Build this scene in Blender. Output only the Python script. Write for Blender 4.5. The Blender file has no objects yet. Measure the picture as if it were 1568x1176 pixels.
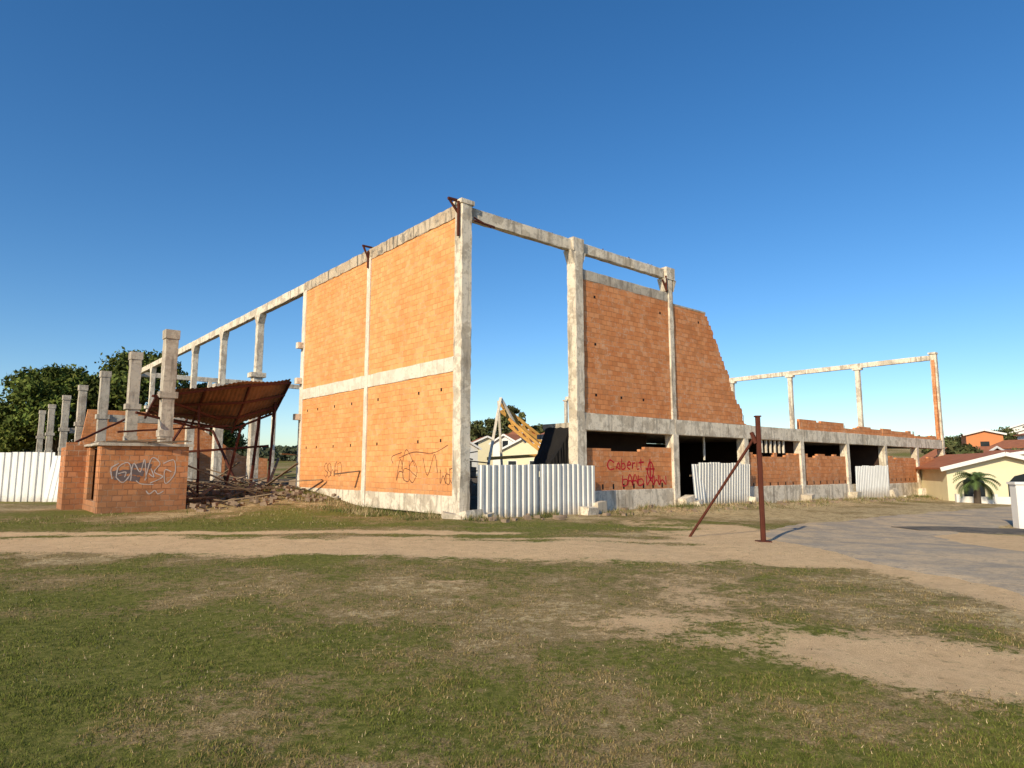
import bpy, math, random
import numpy as np
from mathutils import Vector, Matrix
random.seed(7); rng=np.random.default_rng(7)
sc=bpy.context.scene
CX,CY=-1.66,20.87
ROT=math.radians(40.4)
RX,RY=math.cos(ROT),math.sin(ROT)
SUN_AZ=math.radians(32); SUN_EL=math.radians(26)

# ------------------------------------------------ maths helpers
_tab=np.random.default_rng(3).random((256,256))
def vn(x,y,s=1.0,o=0):
    x=np.asarray(x,float)*s+o*17.3+1000; y=np.asarray(y,float)*s+o*9.1+1000
    xi=np.floor(x).astype(int); yi=np.floor(y).astype(int); fx=x-xi; fy=y-yi
    fx=fx*fx*(3-2*fx); fy=fy*fy*(3-2*fy)
    g=lambda a,b:_tab[a%256,b%256]
    return (g(xi,yi)*(1-fx)+g(xi+1,yi)*fx)*(1-fy)+(g(xi,yi+1)*(1-fx)+g(xi+1,yi+1)*fx)*fy
def ss(x,a,b):
    t=np.clip((np.asarray(x,float)-a)/(b-a),0,1); return t*t*(3-2*t)
def loc(x,y):
    dx=x-CX; dy=y-CY
    return RX*dx+RY*dy, -RY*dx+RX*dy      # b , a
def wld(b,a):
    return CX+RX*b-RY*a, CY+RY*b+RX*a
def tz(x,y):
    x=np.asarray(x,float); y=np.asarray(y,float)
    b,a=loc(x,y)
    z=-.02*np.clip(x+2,0,42)*ss(y,10,20)
    z=z+.6*ss(a,5,13)*ss(b,-7,-1)*(1-.5*ss(b,1,5))*(1-ss(a,60,80))
    z=z+.16*np.exp(-((a+.95)/.6)**2)*ss(b,5.5,8)*(1-ss(b,46,50))
    r=np.hypot(x,y)
    z=z+(4+4*np.exp(-((x-95)/60)**2))*ss(r,90,240)
    z=z+(vn(x,y,.5,1)-.5)*.06+(vn(x,y,2.1,2)-.5)*.025
    return z
def tzf(x,y): return float(tz(x,y))

# ------------------------------------------------ mesh builder
class MB:
    def __init__(s): s.v=[]; s.f=[]
    def add(s,vs,fs):
        o=len(s.v); s.v+= [tuple(p) for p in vs]; s.f+=[tuple(i+o for i in f) for f in fs]
    def box(s,x0,x1,y0,y1,z0,z1,m=None):
        vs=[Vector(p) for p in [(x0,y0,z0),(x1,y0,z0),(x1,y1,z0),(x0,y1,z0),(x0,y0,z1),(x1,y0,z1),(x1,y1,z1),(x0,y1,z1)]]
        if m: vs=[m@p for p in vs]
        s.add(vs,[(0,3,2,1),(4,5,6,7),(0,1,5,4),(1,2,6,5),(2,3,7,6),(3,0,4,7)])
    def member(s,p0,p1,w,h,up=(0,0,1),jit=.007,c=.018,seg=.35):
        p0=Vector(p0);p1=Vector(p1);d=p1-p0;L=d.length;d.normalize()
        up=Vector(up)
        if abs(d.dot(up))>.95: up=Vector((0,1,0))
        sd=d.cross(up).normalized(); uu=sd.cross(d).normalized()
        a,b=w/2,h/2
        cs=[(-a+c,-b),(a-c,-b),(a,-b+c),(a,b-c),(a-c,b),(-a+c,b),(-a,b-c),(-a,-b+c)]
        n=max(1,int(L/seg)); vs=[];fs=[]
        for i in range(n+1):
            q=p0+d*(L*i/n)
            for (x,y) in cs: vs.append(q+sd*(x+random.uniform(-jit,jit))+uu*(y+random.uniform(-jit,jit)))
        for i in range(n):
            for k in range(8):
                k2=(k+1)%8; fs.append((i*8+k,i*8+k2,i*8+8+k2,i*8+8+k))
        fs.append(tuple(reversed(range(8)))); fs.append(tuple(n*8+k for k in range(8)))
        s.add(vs,fs)
    def tube(s,pts,rads,n=6):
        pts=[Vector(p) for p in pts]; vs=[];fs=[]
        for i,p in enumerate(pts):
            d=(pts[min(i+1,len(pts)-1)]-pts[max(i-1,0)]).normalized()
            ax=Vector((1,0,0)) if abs(d.x)<.8 else Vector((0,1,0))
            u=d.cross(ax).normalized(); w=d.cross(u)
            for k in range(n):
                t=2*math.pi*k/n; vs.append(p+(u*math.cos(t)+w*math.sin(t))*rads[i])
        for i in range(len(pts)-1):
            for k in range(n):
                k2=(k+1)%n; fs.append((i*n+k,i*n+k2,i*n+n+k2,i*n+n+k))
        fs.append(tuple(range(n))[::-1]); fs.append(tuple((len(pts)-1)*n+k for k in range(n)))
        s.add(vs,fs)
    def prism(s,outline,axis,c0,c1):
        n=len(outline)
        f=(lambda u,z,c:(u,c,z)) if axis=='y' else (lambda u,z,c:(c,u,z))
        vs=[f(u,z,c0) for u,z in outline]+[f(u,z,c1) for u,z in outline]
        fs=[tuple(range(n)),tuple(reversed(range(n,2*n)))]+[(i,(i+1)%n,n+(i+1)%n,n+i) for i in range(n)]
        s.add(vs,fs)
    def obj(s,name,mat,parent=None,smooth=False,fixn=True):
        me=bpy.data.meshes.new(name); me.from_pydata(s.v,[],s.f)
        if fixn:
            import bmesh
            bm=bmesh.new(); bm.from_mesh(me); bmesh.ops.recalc_face_normals(bm,faces=bm.faces); bm.to_mesh(me); bm.free()
        if smooth: me.polygons.foreach_set('use_smooth',[True]*len(me.polygons))
        me.update(); o=bpy.data.objects.new(name,me); sc.collection.objects.link(o)
        if mat: me.materials.append(mat)
        if parent: o.parent=parent
        return o
def empty(name,loc=(0,0,0),rot=0):
    e=bpy.data.objects.new(name,None); e.location=loc; e.rotation_euler=(0,0,rot); e.empty_display_size=.3
    sc.collection.objects.link(e); return e
def fastmesh(name,V,F,mat,cols=None,parent=None,attr='col'):
    V=np.asarray(V,np.float32);F=np.asarray(F,np.int32); k=F.shape[1]
    me=bpy.data.meshes.new(name); me.vertices.add(len(V)); me.vertices.foreach_set('co',V.ravel())
    me.loops.add(F.size); me.loops.foreach_set('vertex_index',F.ravel())
    me.polygons.add(len(F)); me.polygons.foreach_set('loop_start',np.arange(0,F.size,k,dtype=np.int32))
    me.update(calc_edges=True)
    if cols is not None:
        at=me.color_attributes.new(attr,'FLOAT_COLOR','POINT')
        c=np.ones((len(V),4),np.float32); c[:,:3]=cols; at.data.foreach_set('color',c.ravel())
    me.materials.append(mat); o=bpy.data.objects.new(name,me); sc.collection.objects.link(o)
    if parent: o.parent=parent
    return o

# ------------------------------------------------ materials
class NT:
    def __init__(s,name):
        s.m=bpy.data.materials.new(name); s.m.use_nodes=True; s.t=s.m.node_tree; s.n=s.t.nodes; s.l=s.t.links
        s.b=s.n['Principled BSDF']; s.b.inputs['Roughness'].default_value=.9
        s.b.inputs['Specular IOR Level'].default_value=.2
    def new(s,t,**k):
        n=s.n.new(t)
        for a,b in k.items(): setattr(n,a,b)
        return n
    def set(s,sock,v):
        if isinstance(v,bpy.types.NodeSocket): s.l.new(v,sock)
        elif isinstance(v,tuple) and len(v)==3 and sock.type=='RGBA': sock.default_value=(*v,1)
        else: sock.default_value=v
    def coord(s,kind='Object',scale=None,rot=None):
        o=s.new('ShaderNodeTexCoord').outputs[kind]
        if scale:
            m=s.new('ShaderNodeMapping'); s.l.new(o,m.inputs[0]); m.inputs['Scale'].default_value=scale; o=m.outputs[0]
        return o
    def noise(s,sc_,vec=None,det=4,rough=.6,dist=0):
        n=s.new('ShaderNodeTexNoise'); n.inputs['Scale'].default_value=sc_; n.inputs['Detail'].default_value=det
        n.inputs['Roughness'].default_value=rough; n.inputs['Distortion'].default_value=dist
        s.l.new(vec if vec else s.coord(),n.inputs['Vector']); return n.outputs['Fac']
    def rng(s,x,a,b,c=0.,d=1.):
        n=s.new('ShaderNodeMapRange'); s.set(n.inputs[0],x)
        for i,v in zip((1,2,3,4),(a,b,c,d)): n.inputs[i].default_value=v
        return n.outputs[0]
    def mix(s,f,a,b,mode='MIX'):
        n=s.new('ShaderNodeMix',data_type='RGBA',blend_type=mode)
        s.set(n.inputs[0],f); s.set(n.inputs[6],a); s.set(n.inputs[7],b); return n.outputs[2]
    def math(s,op,a,b=0.):
        n=s.new('ShaderNodeMath',operation=op); s.set(n.inputs[0],a); s.set(n.inputs[1],b); return n.outputs[0]
    def bump(s,h,st=.5,d=.02,nrm=None):
        n=s.new('ShaderNodeBump'); n.inputs['Strength'].default_value=st; n.inputs['Distance'].default_value=d
        s.l.new(h,n.inputs['Height'])
        if nrm: s.l.new(nrm,n.inputs['Normal'])
        s.l.new(n.outputs[0],s.b.inputs['Normal']); return n.outputs[0]
    def col(s,c): s.set(s.b.inputs['Base Color'],c)

def m_concrete(name,base=(.56,.48,.37),dark=(.17,.14,.11),light=(.80,.71,.57),darkamt=.4):
    t=NT(name); co=t.coord()
    n1=t.noise(1.3,co,5,.65); st=t.noise(2.6,t.coord(scale=(1.8,1.8,.2)),5,.65); n2=t.noise(7,co,6,.75); n4=t.noise(2.1,co,5,.75,.6)
    c=t.mix(t.rng(n1,.45,.50),base,light)
    c=t.mix(t.rng(n4,.55,.61,0,darkamt),c,tuple(x*1.9 for x in dark))
    c=t.mix(t.rng(st,.52,.66,0,darkamt+.3),c,dark)
    c=t.mix(t.rng(n2,.55,.65,0,.5),c,dark)
    c=t.mix(t.rng(t.noise(30,co,3),.3,.7,0,.25),c,(.5,.45,.38))
    t.col(c); t.bump(t.math('ADD',n2,t.noise(60,co,3)),.7,.02); return t.m
def m_brick(name,c1=(.86,.42,.165),c2=(.76,.31,.105),mort=(.46,.20,.085),bw=.30,rh=.2,stain=.2,ms=.011,blotch=.3,smear=(.80,.52,.33),odd=.35,streak=.0,jf=.7):
    t=NT(name); co=t.coord(); sp=t.new('ShaderNodeSeparateXYZ'); t.l.new(co,sp.inputs[0])
    wob=t.math('MULTIPLY',t.math('SUBTRACT',t.noise(1.3,co,2),.5),.07)
    cb=t.new('ShaderNodeCombineXYZ'); t.set(cb.inputs[0],t.math('ADD',t.math('ADD',sp.outputs[0],sp.outputs[1]),wob)); t.set(cb.inputs[1],t.math('ADD',sp.outputs[2],wob))
    def br(a,b,m,bias=0.):
        n=t.new('ShaderNodeTexBrick'); t.l.new(cb.outputs[0],n.inputs['Vector'])
        t.set(n.inputs['Color1'],a); t.set(n.inputs['Color2'],b); t.set(n.inputs['Mortar'],m)
        n.inputs['Scale'].default_value=1; n.inputs['Mortar Size'].default_value=ms; n.inputs['Mortar Smooth'].default_value=.3
        n.inputs['Bias'].default_value=bias; n.inputs['Brick Width'].default_value=bw; n.inputs['Row Height'].default_value=rh
        return n
    b2=br((0,0,0),(1,1,1),(.5,.5,.5),0)
    bwn=t.new('ShaderNodeRGBToBW'); t.l.new(b2.outputs['Color'],bwn.inputs[0]); id_=bwn.outputs[0]
    big=t.noise(.45,co,4,.6); med=t.noise(2.2,co,4,.6)
    fac=t.math('ADD',t.math('MULTIPLY',id_,.8),t.math('ADD',t.math('MULTIPLY',t.math('SUBTRACT',big,.4),1.6),t.math('MULTIPLY',t.math('SUBTRACT',med,.5),1.4)))
    c=t.mix(t.rng(fac,.05,.95),c1,c2)
    c=t.mix(t.rng(id_,.84,.88,0,odd),c,tuple(min(.86,x*1.15+.06) for x in c1))
    c=t.mix(t.rng(id_,.15,.11,0,odd),c,tuple(x*.62 for x in c2))
    b=br((0,0,0),(0,0,0),(1,1,1))
    sm=t.noise(5,co,6,.75); sm2=t.noise(1.5,co,4,.65)
    jc=t.mix(t.rng(sm2,.48,.6),mort,smear)
    c=t.mix(t.math('MULTIPLY',b.outputs['Fac'],t.rng(sm,.3,.55,jf*.5,jf)),c,jc)
    c=t.mix(t.math('MULTIPLY',t.rng(sm,.54,.62,0,blotch),t.rng(sm2,.38,.58)),c,smear)
    dk=t.noise(1.2,t.coord(scale=(1,1,.5)),5,.7); c=t.mix(t.rng(dk,.53,.73,0,stain),c,(.22,.10,.05))
    g=t.noise(40,co,3); c=t.mix(t.rng(g,.3,.7,0,.14),c,(.30,.11,.05))
    gz=t.math('ADD',sp.outputs[2],t.math('MULTIPLY',sm2,-1.6))
    c=t.mix(t.rng(gz,.6,-.5,0,.45),c,(.22,.13,.08))
    t.col(c)
    h=t.math('ADD',t.math('MULTIPLY',b.outputs['Fac'],-.8),t.math('ADD',t.math('MULTIPLY',g,.3),t.math('MULTIPLY',id_,.4)))
    t.bump(h,.8,.02); return t.m
def m_metal(name,base=(.62,.63,.62),rust=.15,rough=.45,met=.35):
    t=NT(name); co=t.coord()
    st=t.noise(3,t.coord(scale=(2,2,.3)),5,.65); n=t.noise(6,co,5,.7)
    c=t.mix(t.rng(st,.4,.7,0,.35),base,(.36,.36,.35)); c=t.mix(t.rng(n,.62,.72,0,rust),c,(.2,.09,.04))
    sp=t.new('ShaderNodeSeparateXYZ'); t.l.new(co,sp.inputs[0])
    c=t.mix(t.rng(t.math('ADD',sp.outputs[2],t.math('MULTIPLY',n,-.7)),.0,-.5,0,.6),c,(.28,.2,.12))
    t.col(c); t.b.inputs['Metallic'].default_value=met; t.b.inputs['Roughness'].default_value=rough; t.bump(n,.15,.01); return t.m
def m_plain(name,c,var=.35,sc_=4,rough=.85,c2=None,bump=.3):
    t=NT(name); co=t.coord(); n=t.noise(sc_,co,5,.65)
    d=c2 or tuple(x*.45 for x in c)
    t.col(t.mix(t.rng(n,.35,.75,0,var),c,d)); t.b.inputs['Roughness'].default_value=rough
    if bump: t.bump(t.noise(sc_*6,co,3),bump,.01)
    return t.m
def m_attr(name,trans=.0,rough=.8,attr='col'):
    t=NT(name); a=t.new('ShaderNodeAttribute',attribute_name=attr); t.col(a.outputs['Color']); t.b.inputs['Roughness'].default_value=rough
    t.b.inputs['Specular IOR Level'].default_value=.1
    return t.m

CONC=m_concrete('concrete_weathered'); CONC2=m_concrete('concrete_grey',(.42,.36,.29),(.13,.11,.09),(.54,.48,.39),.4)
CONCL=m_concrete('concrete_pale',(.70,.62,.50),(.36,.29,.22),(.80,.73,.61),.12)
CONCD=m_concrete('concrete_topstained',(.50,.38,.26),(.08,.07,.06),(.58,.47,.34),.8)
BRK=m_brick('hollow_clay_block'); BRK2=m_brick('hollow_clay_block_side',(.76,.33,.135),(.60,.215,.075),(.36,.15,.07),stain=.35,blotch=.7,smear=(.70,.48,.33),odd=.45,jf=.8)
BRK3=m_brick('clay_block_hut',(.62,.28,.12),(.46,.175,.07),(.24,.12,.07),.3,.2,.6,.016,.5,smear=(.50,.36,.25),odd=.5,jf=.85)
ZINC=m_metal('zinc_sheet',(.74,.72,.68)); ZINCW=m_metal('zinc_sheet_pale',(.80,.80,.78),.08,.5,.1)
RUST=m_plain('rusted_steel',(.10,.028,.016),.6,6,.8,(.05,.015,.01)); RUSTR=m_plain('yellow_orange_steel',(.62,.36,.09),.6,2,.8,(.38,.14,.05))
RUSTSH=m_plain('rusty_sheet',(.26,.125,.06),.8,1.6,.7,(.055,.035,.022))
DARK=m_plain('painted_hole_shade',(.012,.01,.009),.2); BLACKP=m_plain('black_plastic_sheet',(.018,.016,.015),.3,3,.8)
SHADEBLK=m_plain('blockwork_painted_shade',(.07,.04,.028),.6,2)  # near-black brown base colour stands in for interior shade
WOOD=m_plain('weathered_timber',(.22,.16,.105),.7,5); RUBBLE=m_plain('rubble',(.30,.22,.155),.7,4)
WHITE=m_plain('white_paint',(.78,.77,.74),.15,2); CREAM=m_plain('cream_render',(.76,.69,.47),.15,1.5)
TILE=m_plain('clay_roof_tiles',(.42,.16,.08),.6,2,.85,(.18,.07,.04)); GLASS=m_plain('dark_window_glass',(.02,.025,.03),.2,3,.15,bump=0)
BARK=m_plain('bark',(.10,.075,.055),.6,8)

# ------------------------------------------------ ground
def seg(a,b,st): return np.arange(a,b,st)
xs=np.concatenate([-np.geomspace(900,32,40),seg(-30,-12,.5),seg(-12,16,.14),seg(16,45,.5),np.geomspace(45,900,40)])
ys=np.concatenate([-np.geomspace(200,1.5,16),seg(-1,3,.5),seg(3,24,.14),seg(24,60,.6),np.geomspace(60,1100,45)])
Xg,Yg=np.meshgrid(xs,ys)
def masks(X,Y):
    n=vn(X,Y,.45,3); n2=vn(X,Y,1.3,4); n3=vn(X,Y,4,5)
    nn=(n-.5)*1.2+(n2-.5)*.9+(n3-.5)*.5
    b,a=loc(X,Y)
    yc=13.2-.07*X+(vn(X,X*0,.15,6)-.5)*.8
    rut=np.exp(-((np.abs(Y-yc)-.75)/.4)**2)
    bare=1.55-np.abs(Y-yc)/1.5+.35*rut
    bare=np.maximum(bare,1.3-np.abs(Y-(16.5+.04*X))/.6-ss(X,-2,2)*1.2)
    bare=np.maximum(bare,.95-np.abs(Y-(15.1))/.8)
    j=ss(X,2.5,6)*ss(Y,9.8,11.6)*(1-ss(Y,17.0,19.0)); bare=np.maximum(bare,j*2)
    px,py=X-3.9,Y-5.35
    u=px*.86-py*.5; w=px*.5+py*.86
    s=1.6-np.sqrt((u/2.6)**2+(w/.95)**2); bare=np.maximum(bare,s)
    s=.9-np.sqrt(((X-1.6)/1.6)**2+((Y-7.0)/.6)**2); bare=np.maximum(bare,s)
    s=.6-np.sqrt(((X+.8)/1.8)**2+((Y-9.3)/.5)**2); bare=np.maximum(bare,s)
    s=.6-np.sqrt(((X-4.3)/1.8)**2+((Y-8.6)/.4)**2); bare=np.maximum(bare,s)
    vg=1.4-np.abs(X-6.2)/.9 - ss(Y,20,21)*2; bare=np.maximum(bare,vg*.8)
    v2=1.5-np.abs(X-12.5)/3.5-np.abs(Y-17.5)/4; bare=np.maximum(bare,v2)
    bare=np.maximum(bare,.04+.20*ss(X,-1,4))
    bare=np.clip(bare+nn*.5,0,1)
    dry=.58+ (vn(X,Y,.28,7)-.5)*1.0+(n2-.5)*.8 +.3*np.exp(-((Y-8.5)/2.8)**2)*ss(X,-7,-2)+.15*ss(X,0,3)
    dry=dry-.26*ss(-X,.5,3.5)*(1-ss(Y,6,10)) -.36*ss(X,.6,1.6)*(1-ss(Y,4.0,4.7))-.6*np.exp(-((Y-18.6)/1.2)**2)-.1*ss(-X,2,8)*(1-ss(Y,10,11))
    dry=dry+.5*ss(Y,20.5,23)*ss(b,5,8)*(1-ss(a,0,2))
    dry=np.clip(dry,0,1.2)
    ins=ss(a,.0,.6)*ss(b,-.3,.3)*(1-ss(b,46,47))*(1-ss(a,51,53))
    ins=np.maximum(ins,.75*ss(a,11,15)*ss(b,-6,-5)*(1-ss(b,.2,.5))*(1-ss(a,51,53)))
    return bare,dry,ins
bare,dry,ins=masks(Xg,Yg)
Zg=tz(Xg,Yg)
ny,nx=Xg.shape; idx=np.arange(nx*ny).reshape(ny,nx)
F=np.stack([idx[:-1,:-1],idx[:-1,1:],idx[1:,1:],idx[1:,:-1]],-1).reshape(-1,4)
t=NT('ground_grass_and_dirt'); co=t.coord()
at=t.new('ShaderNodeAttribute',attribute_name='mask'); sp=t.new('ShaderNodeSeparateColor'); t.l.new(at.outputs['Color'],sp.inputs[0])
n1=t.noise(3,co,8,.78); n2=t.noise(11,co,7,.82); n3=t.noise(60,co,4,.8)
g=t.mix(t.rng(n2,.40,.60),(.105,.12,.024),(.26,.24,.065))
br=t.mix(t.rng(n3,.38,.64),(.17,.115,.05),(.50,.37,.18))
dr=t.math('ADD',sp.outputs[1],t.math('ADD',t.math('MULTIPLY',t.math('SUBTRACT',n1,.5),2.6),t.math('MULTIPLY',t.math('SUBTRACT',n2,.5),2.4)))
c=t.mix(t.rng(dr,.38,.78),g,br)
straw=t.mix(t.rng(n2,.4,.6),(.52,.40,.21),(.72,.57,.33))
c=t.mix(t.rng(dr,.95,1.3,0,.85),c,straw)
dirt=t.mix(t.rng(n1,.35,.65),(.80,.57,.32),(.62,.42,.23)); dirt=t.mix(t.rng(n3,.58,.68,0,.5),dirt,(.34,.24,.13)); dirt=t.mix(t.rng(n2,.57,.64,0,.4),dirt,(.36,.26,.12))
bm=t.math('ADD',sp.outputs[0],t.math('ADD',t.math('MULTIPLY',t.math('SUBTRACT',n1,.5),1.7),t.math('MULTIPLY',t.math('SUBTRACT',n2,.5),1.8)))
c=t.mix(t.rng(bm,.45,.72),c,dirt)
c=t.mix(t.rng(t.noise(5.5,co,6,.75),.56,.66,0,.4),c,(.15,.115,.05))
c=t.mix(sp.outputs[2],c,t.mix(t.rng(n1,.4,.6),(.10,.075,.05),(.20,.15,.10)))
t.col(c); t.b.inputs['Roughness'].default_value=1; t.b.inputs['Specular IOR Level'].default_value=.05
t.bump(t.math('ADD',t.math('MULTIPLY',n2,1.),t.math('MULTIPLY',n3,.7)),.7,.035)
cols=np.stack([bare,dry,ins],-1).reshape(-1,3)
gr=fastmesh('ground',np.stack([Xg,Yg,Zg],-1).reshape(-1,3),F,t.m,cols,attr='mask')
gr.data.polygons.foreach_set('use_smooth',[True]*len(gr.data.polygons))

def ribbon(name,pts,w,mat,off):
    P=[Vector((p[0],p[1],p[2] if len(p)>2 else w)) for p in pts]; C=[]
    for i in range(len(P)-1):
        p0=P[max(i-1,0)];p1=P[i];p2=P[i+1];p3=P[min(i+2,len(P)-1)]
        n=max(4,int((p2.xy-p1.xy).length/.2))
        for k in range(n):
            u=k/n; C.append(.5*((2*p1)+(p2-p0)*u+(2*p0-5*p1+4*p2-p3)*u*u+(3*p1-p0-3*p2+p3)*u**3))
    V=[];K=15
    for i,c in enumerate(C):
        d=(C[min(i+1,len(C)-1)].xy-C[max(i-1,0)].xy).normalized(); nrm=Vector((-d.y,d.x))
        for k in range(K):
            s=(k/(K-1)-.5)*c.z; o_=off
            if k in(0,K-1):
                s*=1+ (float(vn(c.x,c.y,.6,8+k))-.5)*.22+(float(vn(c.x,c.y,2,9+k))-.5)*.14+(float(vn(c.x,c.y,6,9+k))-.5)*.07; o_=-.012
            q=c.xy+nrm*s; V.append((q.x,q.y,tzf(q.x,q.y)+o_))
    V=np.array(V); n=len(C); idx=np.arange(n*K).reshape(n,K)
    F=np.stack([idx[:-1,:-1],idx[:-1,1:],idx[1:,1:],idx[1:,:-1]],-1).reshape(-1,4)
    o=fastmesh(name,V,F,mat); return o
def m_road(name,a,b,dust,am):
    t=NT(name); co=t.coord(); n1=t.noise(.5,co,7,.7); n3=t.noise(60,co,3)
    c=t.mix(t.rng(n1,.35,.65),a,b); c=t.mix(t.rng(t.noise(.8,co,8,.78),.44,.56,0,am),c,dust); c=t.mix(t.rng(n3,.45,.7,0,.45),c,tuple(x*.45 for x in a))
    c=t.mix(t.rng(t.noise(9,co,5,.7),.53,.63,0,.4),c,tuple(x*.55 for x in b))
    t.col(c); t.b.inputs['Specular IOR Level'].default_value=.08; t.b.inputs['Roughness'].default_value=1; t.bump(n3,.5,.01); return t.m
ribbon('gravel_road',[(8.6,-8),(8.5,2),(8.4,8),(8.2,12),(8.3,15.0),(9.4,18.4),(13,21.8),(20,27.8),(34,39.5),(62,63)],4.3,m_road('worn_asphalt',(.44,.37,.28),(.34,.29,.225),(.66,.49,.30),.75),.02)
ribbon('asphalt_road',[(11.8,20.0,1.6),(14,20.0,2.4),(18,19.4,3.0),(30,16.5,4),(70,6,5)],3.2,m_road('dark_asphalt',(.12,.115,.105),(.09,.086,.08),(.30,.24,.17),.5),.035)

# ------------------------------------------------ blades
def blades(name,X,Y,H,W,C,lean=.8,flat=None,parent=None):
    n=len(X); Z=tz(X,Y)
    th=rng.random(n)*2*math.pi; ph=rng.random(n)*2*math.pi; ln=rng.random(n)**.6*lean
    dx=np.cos(th)*W/2; dy=np.sin(th)*W/2
    V=np.zeros((n,3,3)); V[:,0]=np.stack([X-dx,Y-dy,Z-.004],-1); V[:,1]=np.stack([X+dx,Y+dy,Z-.004],-1)
    V[:,2]=np.stack([X+np.cos(ph)*H*ln,Y+np.sin(ph)*H*ln,Z+H*np.sqrt(np.clip(1-ln**2,.02,1))],-1)
    cc=np.repeat(C[:,None,:],3,1); cc[:,:2]*=.75
    return fastmesh(name,V.reshape(-1,3),np.arange(n*3).reshape(-1,3),m_attr(name+'_mat'),cc.reshape(-1,3),parent)
N=600000
Y=np.exp(rng.uniform(math.log(3.0),math.log(20.5),N)); X=rng.uniform(-.95,.95,N)*Y
bb,dd,_=masks(X,Y); b_,a_=loc(X,Y)
tuft=vn(X,Y,5,15)*.5+vn(X,Y,13,16)*.5
keep=(rng.random(N)>bb*1.3-.02)&(rng.random(N)<.10+2.0*(tuft-.32))&~((a_>-.2)&(b_>-.2))&~((X>6.6)&(Y<24))
X,Y,bb,dd,tuft=X[keep],Y[keep],bb[keep],dd[keep],tuft[keep]; n=len(X)
clump=vn(X,Y,2.5,11)
G=np.array([.17,.195,.038]);B=np.array([.34,.25,.105]);S=np.array([.56,.43,.235])
d=dd+(rng.random(n)-.5)*.8+(clump-.5)*.7-(tuft-.5)*.7
straw_=d>=1.0
C=np.where((d<.5)[:,None],G,np.where((~straw_)[:,None],B,S))*(.45+.8*rng.random(n))[:,None]
H=(.009+.019*rng.random(n)**1.5)*(.6+.9*clump)*(1+.03*Y)*np.where(straw_,.6,1.); W=(.0024+.0025*rng.random(n))*(1+.15*Y)
blades('lawn_grass',X,Y,H,W,C,.95)
N=26000
Y=np.exp(rng.uniform(math.log(3.0),math.log(16),N)); X=rng.uniform(-.95,.95,N)*Y; k=(vn(X,Y,1.1,22)+.3*rng.random(N)>.62)&~((X>6.4)&(Y<24)); X,Y=X[k],Y[k]; n=len(X)
blades('straw_litter',X,Y,(.010+.022*rng.random(n)),.004+.007*rng.random(n),np.where((rng.random(n)<.4)[:,None],np.array([.56,.44,.26]),np.array([.13,.09,.05]))*(.7+.5*rng.random(n))[:,None],1.0)
N=30000
bl=np.concatenate([rng.uniform(5,48,N//2),rng.uniform(-.3,5,N//10),rng.uniform(-1.8,-.1,N//4),rng.uniform(-14,-1,N//5)])
al=np.concatenate([-.35-np.abs(rng.normal(0,.75,N//2)),-.55-np.abs(rng.normal(0,.25,N//10)),rng.uniform(0,18,N//4),rng.uniform(0,11,N//5)])
X,Y=wld(bl,al); k=(vn(X,Y,1.2,12)+.25*rng.random(len(X)))>.5; k&=~((bl<-8)&(al>9)); k&=Y>17.8; X,Y,bl,al=X[k],Y[k],bl[k],al[k]; n=len(X)
H=(.05+.22*rng.random(n)**2)*(.5+vn(X,Y,1.5,13))*np.where(bl<-2,.45,1); r=rng.random(n)+(vn(X,Y,.8,14)-.5)
C=np.where((r<.5)[:,None],np.array([.13,.16,.04]),np.where((r<.75)[:,None],np.array([.26,.20,.095]),np.array([.52,.40,.22])))*(.6+.6*rng.random(n))[:,None]
blades('tall_weeds',X,Y,H,.014+.012*rng.random(n),C,.8)

# ------------------------------------------------ main building
BLD=empty('abandoned_brick_building',(CX,CY,0),ROT)
cols_b=[.2,5.6,11.5,17.25,23.0,28.8,34.6,40.4,46.0]
m=MB(); cw=.42
m.member((.21,.21,-.6),(.21,.21,10.4),cw,cw,jit=.014,seg=.25)
m.member((5.6,.24,-.8),(5.6,.24,9.9),.44,.46,jit=.014,seg=.25)
m.member((11.5,.24,3.62),(11.5,.24,9.9),.30,.42); m.member((11.5,.22,-.9),(11.5,.22,2.97),.42,.44)
for b in cols_b[3:]:
    m.member((b,.22,-1.5),(b,.22,2.97),.40,.42)
m.member((5.6,.02,-.5),(5.6,.02,2.96),.50,.1)
m.box(-.05,.5,-.03,.5,10.35,10.5)
for b in (5.6,11.5):
    m.member((b,.24,9.88),(b,.24,10.42),.62,.46)
    for s_ in(-1,1):
        m.prism([(b+s_*.2,9.35),(b+s_*.2,9.9),(b+s_*.42,9.9)],'y',.03,.45)
m.obj('columns_facade',CONC,BLD)
m=MB()
m.member((.45,.24,10.12),(5.32,.24,10.12),.24,.44,jit=.014); m.member((5.88,.24,10.12),(11.22,.24,10.12),.24,.40,jit=.014)
for i in range(1,8):
    m.member((cols_b[i]+.003,.2,3.3-.004*i),(cols_b[i+1]-.003,.2,3.3-.004*(i+1)),.36,.66)
m.member((46.0,.2,3.27),(46.35,.2,3.27),.36,.66)
m.obj('top_and_floor_beams',CONC,BLD)
m=MB()
for i in range(1,8):
    if i==2 : continue
    z=.38-.05*max(0,i-2)
    m.member((cols_b[i]+.2,.2,z-.15),(cols_b[i+1]-.2,.2,z-.15),.3,.9)
m.member((cols_b[2]+.2,.2,-.1),(cols_b[3]-.2,.2,-.1),.3,.5)
m.member((.2,.42,.36),(.2,6.25,.36),.34,.62); m.member((.2,6.55,.36),(.2,13.0,.36),.34,.62)
m.obj('ground_beams',CONC,BLD)
m=MB()
m.member((.13,6.4,.05),(.13,6.4,10.0),.30,.26); m.member((.15,12.8,.0),(.15,12.8,10.0),.32,.36)
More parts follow.
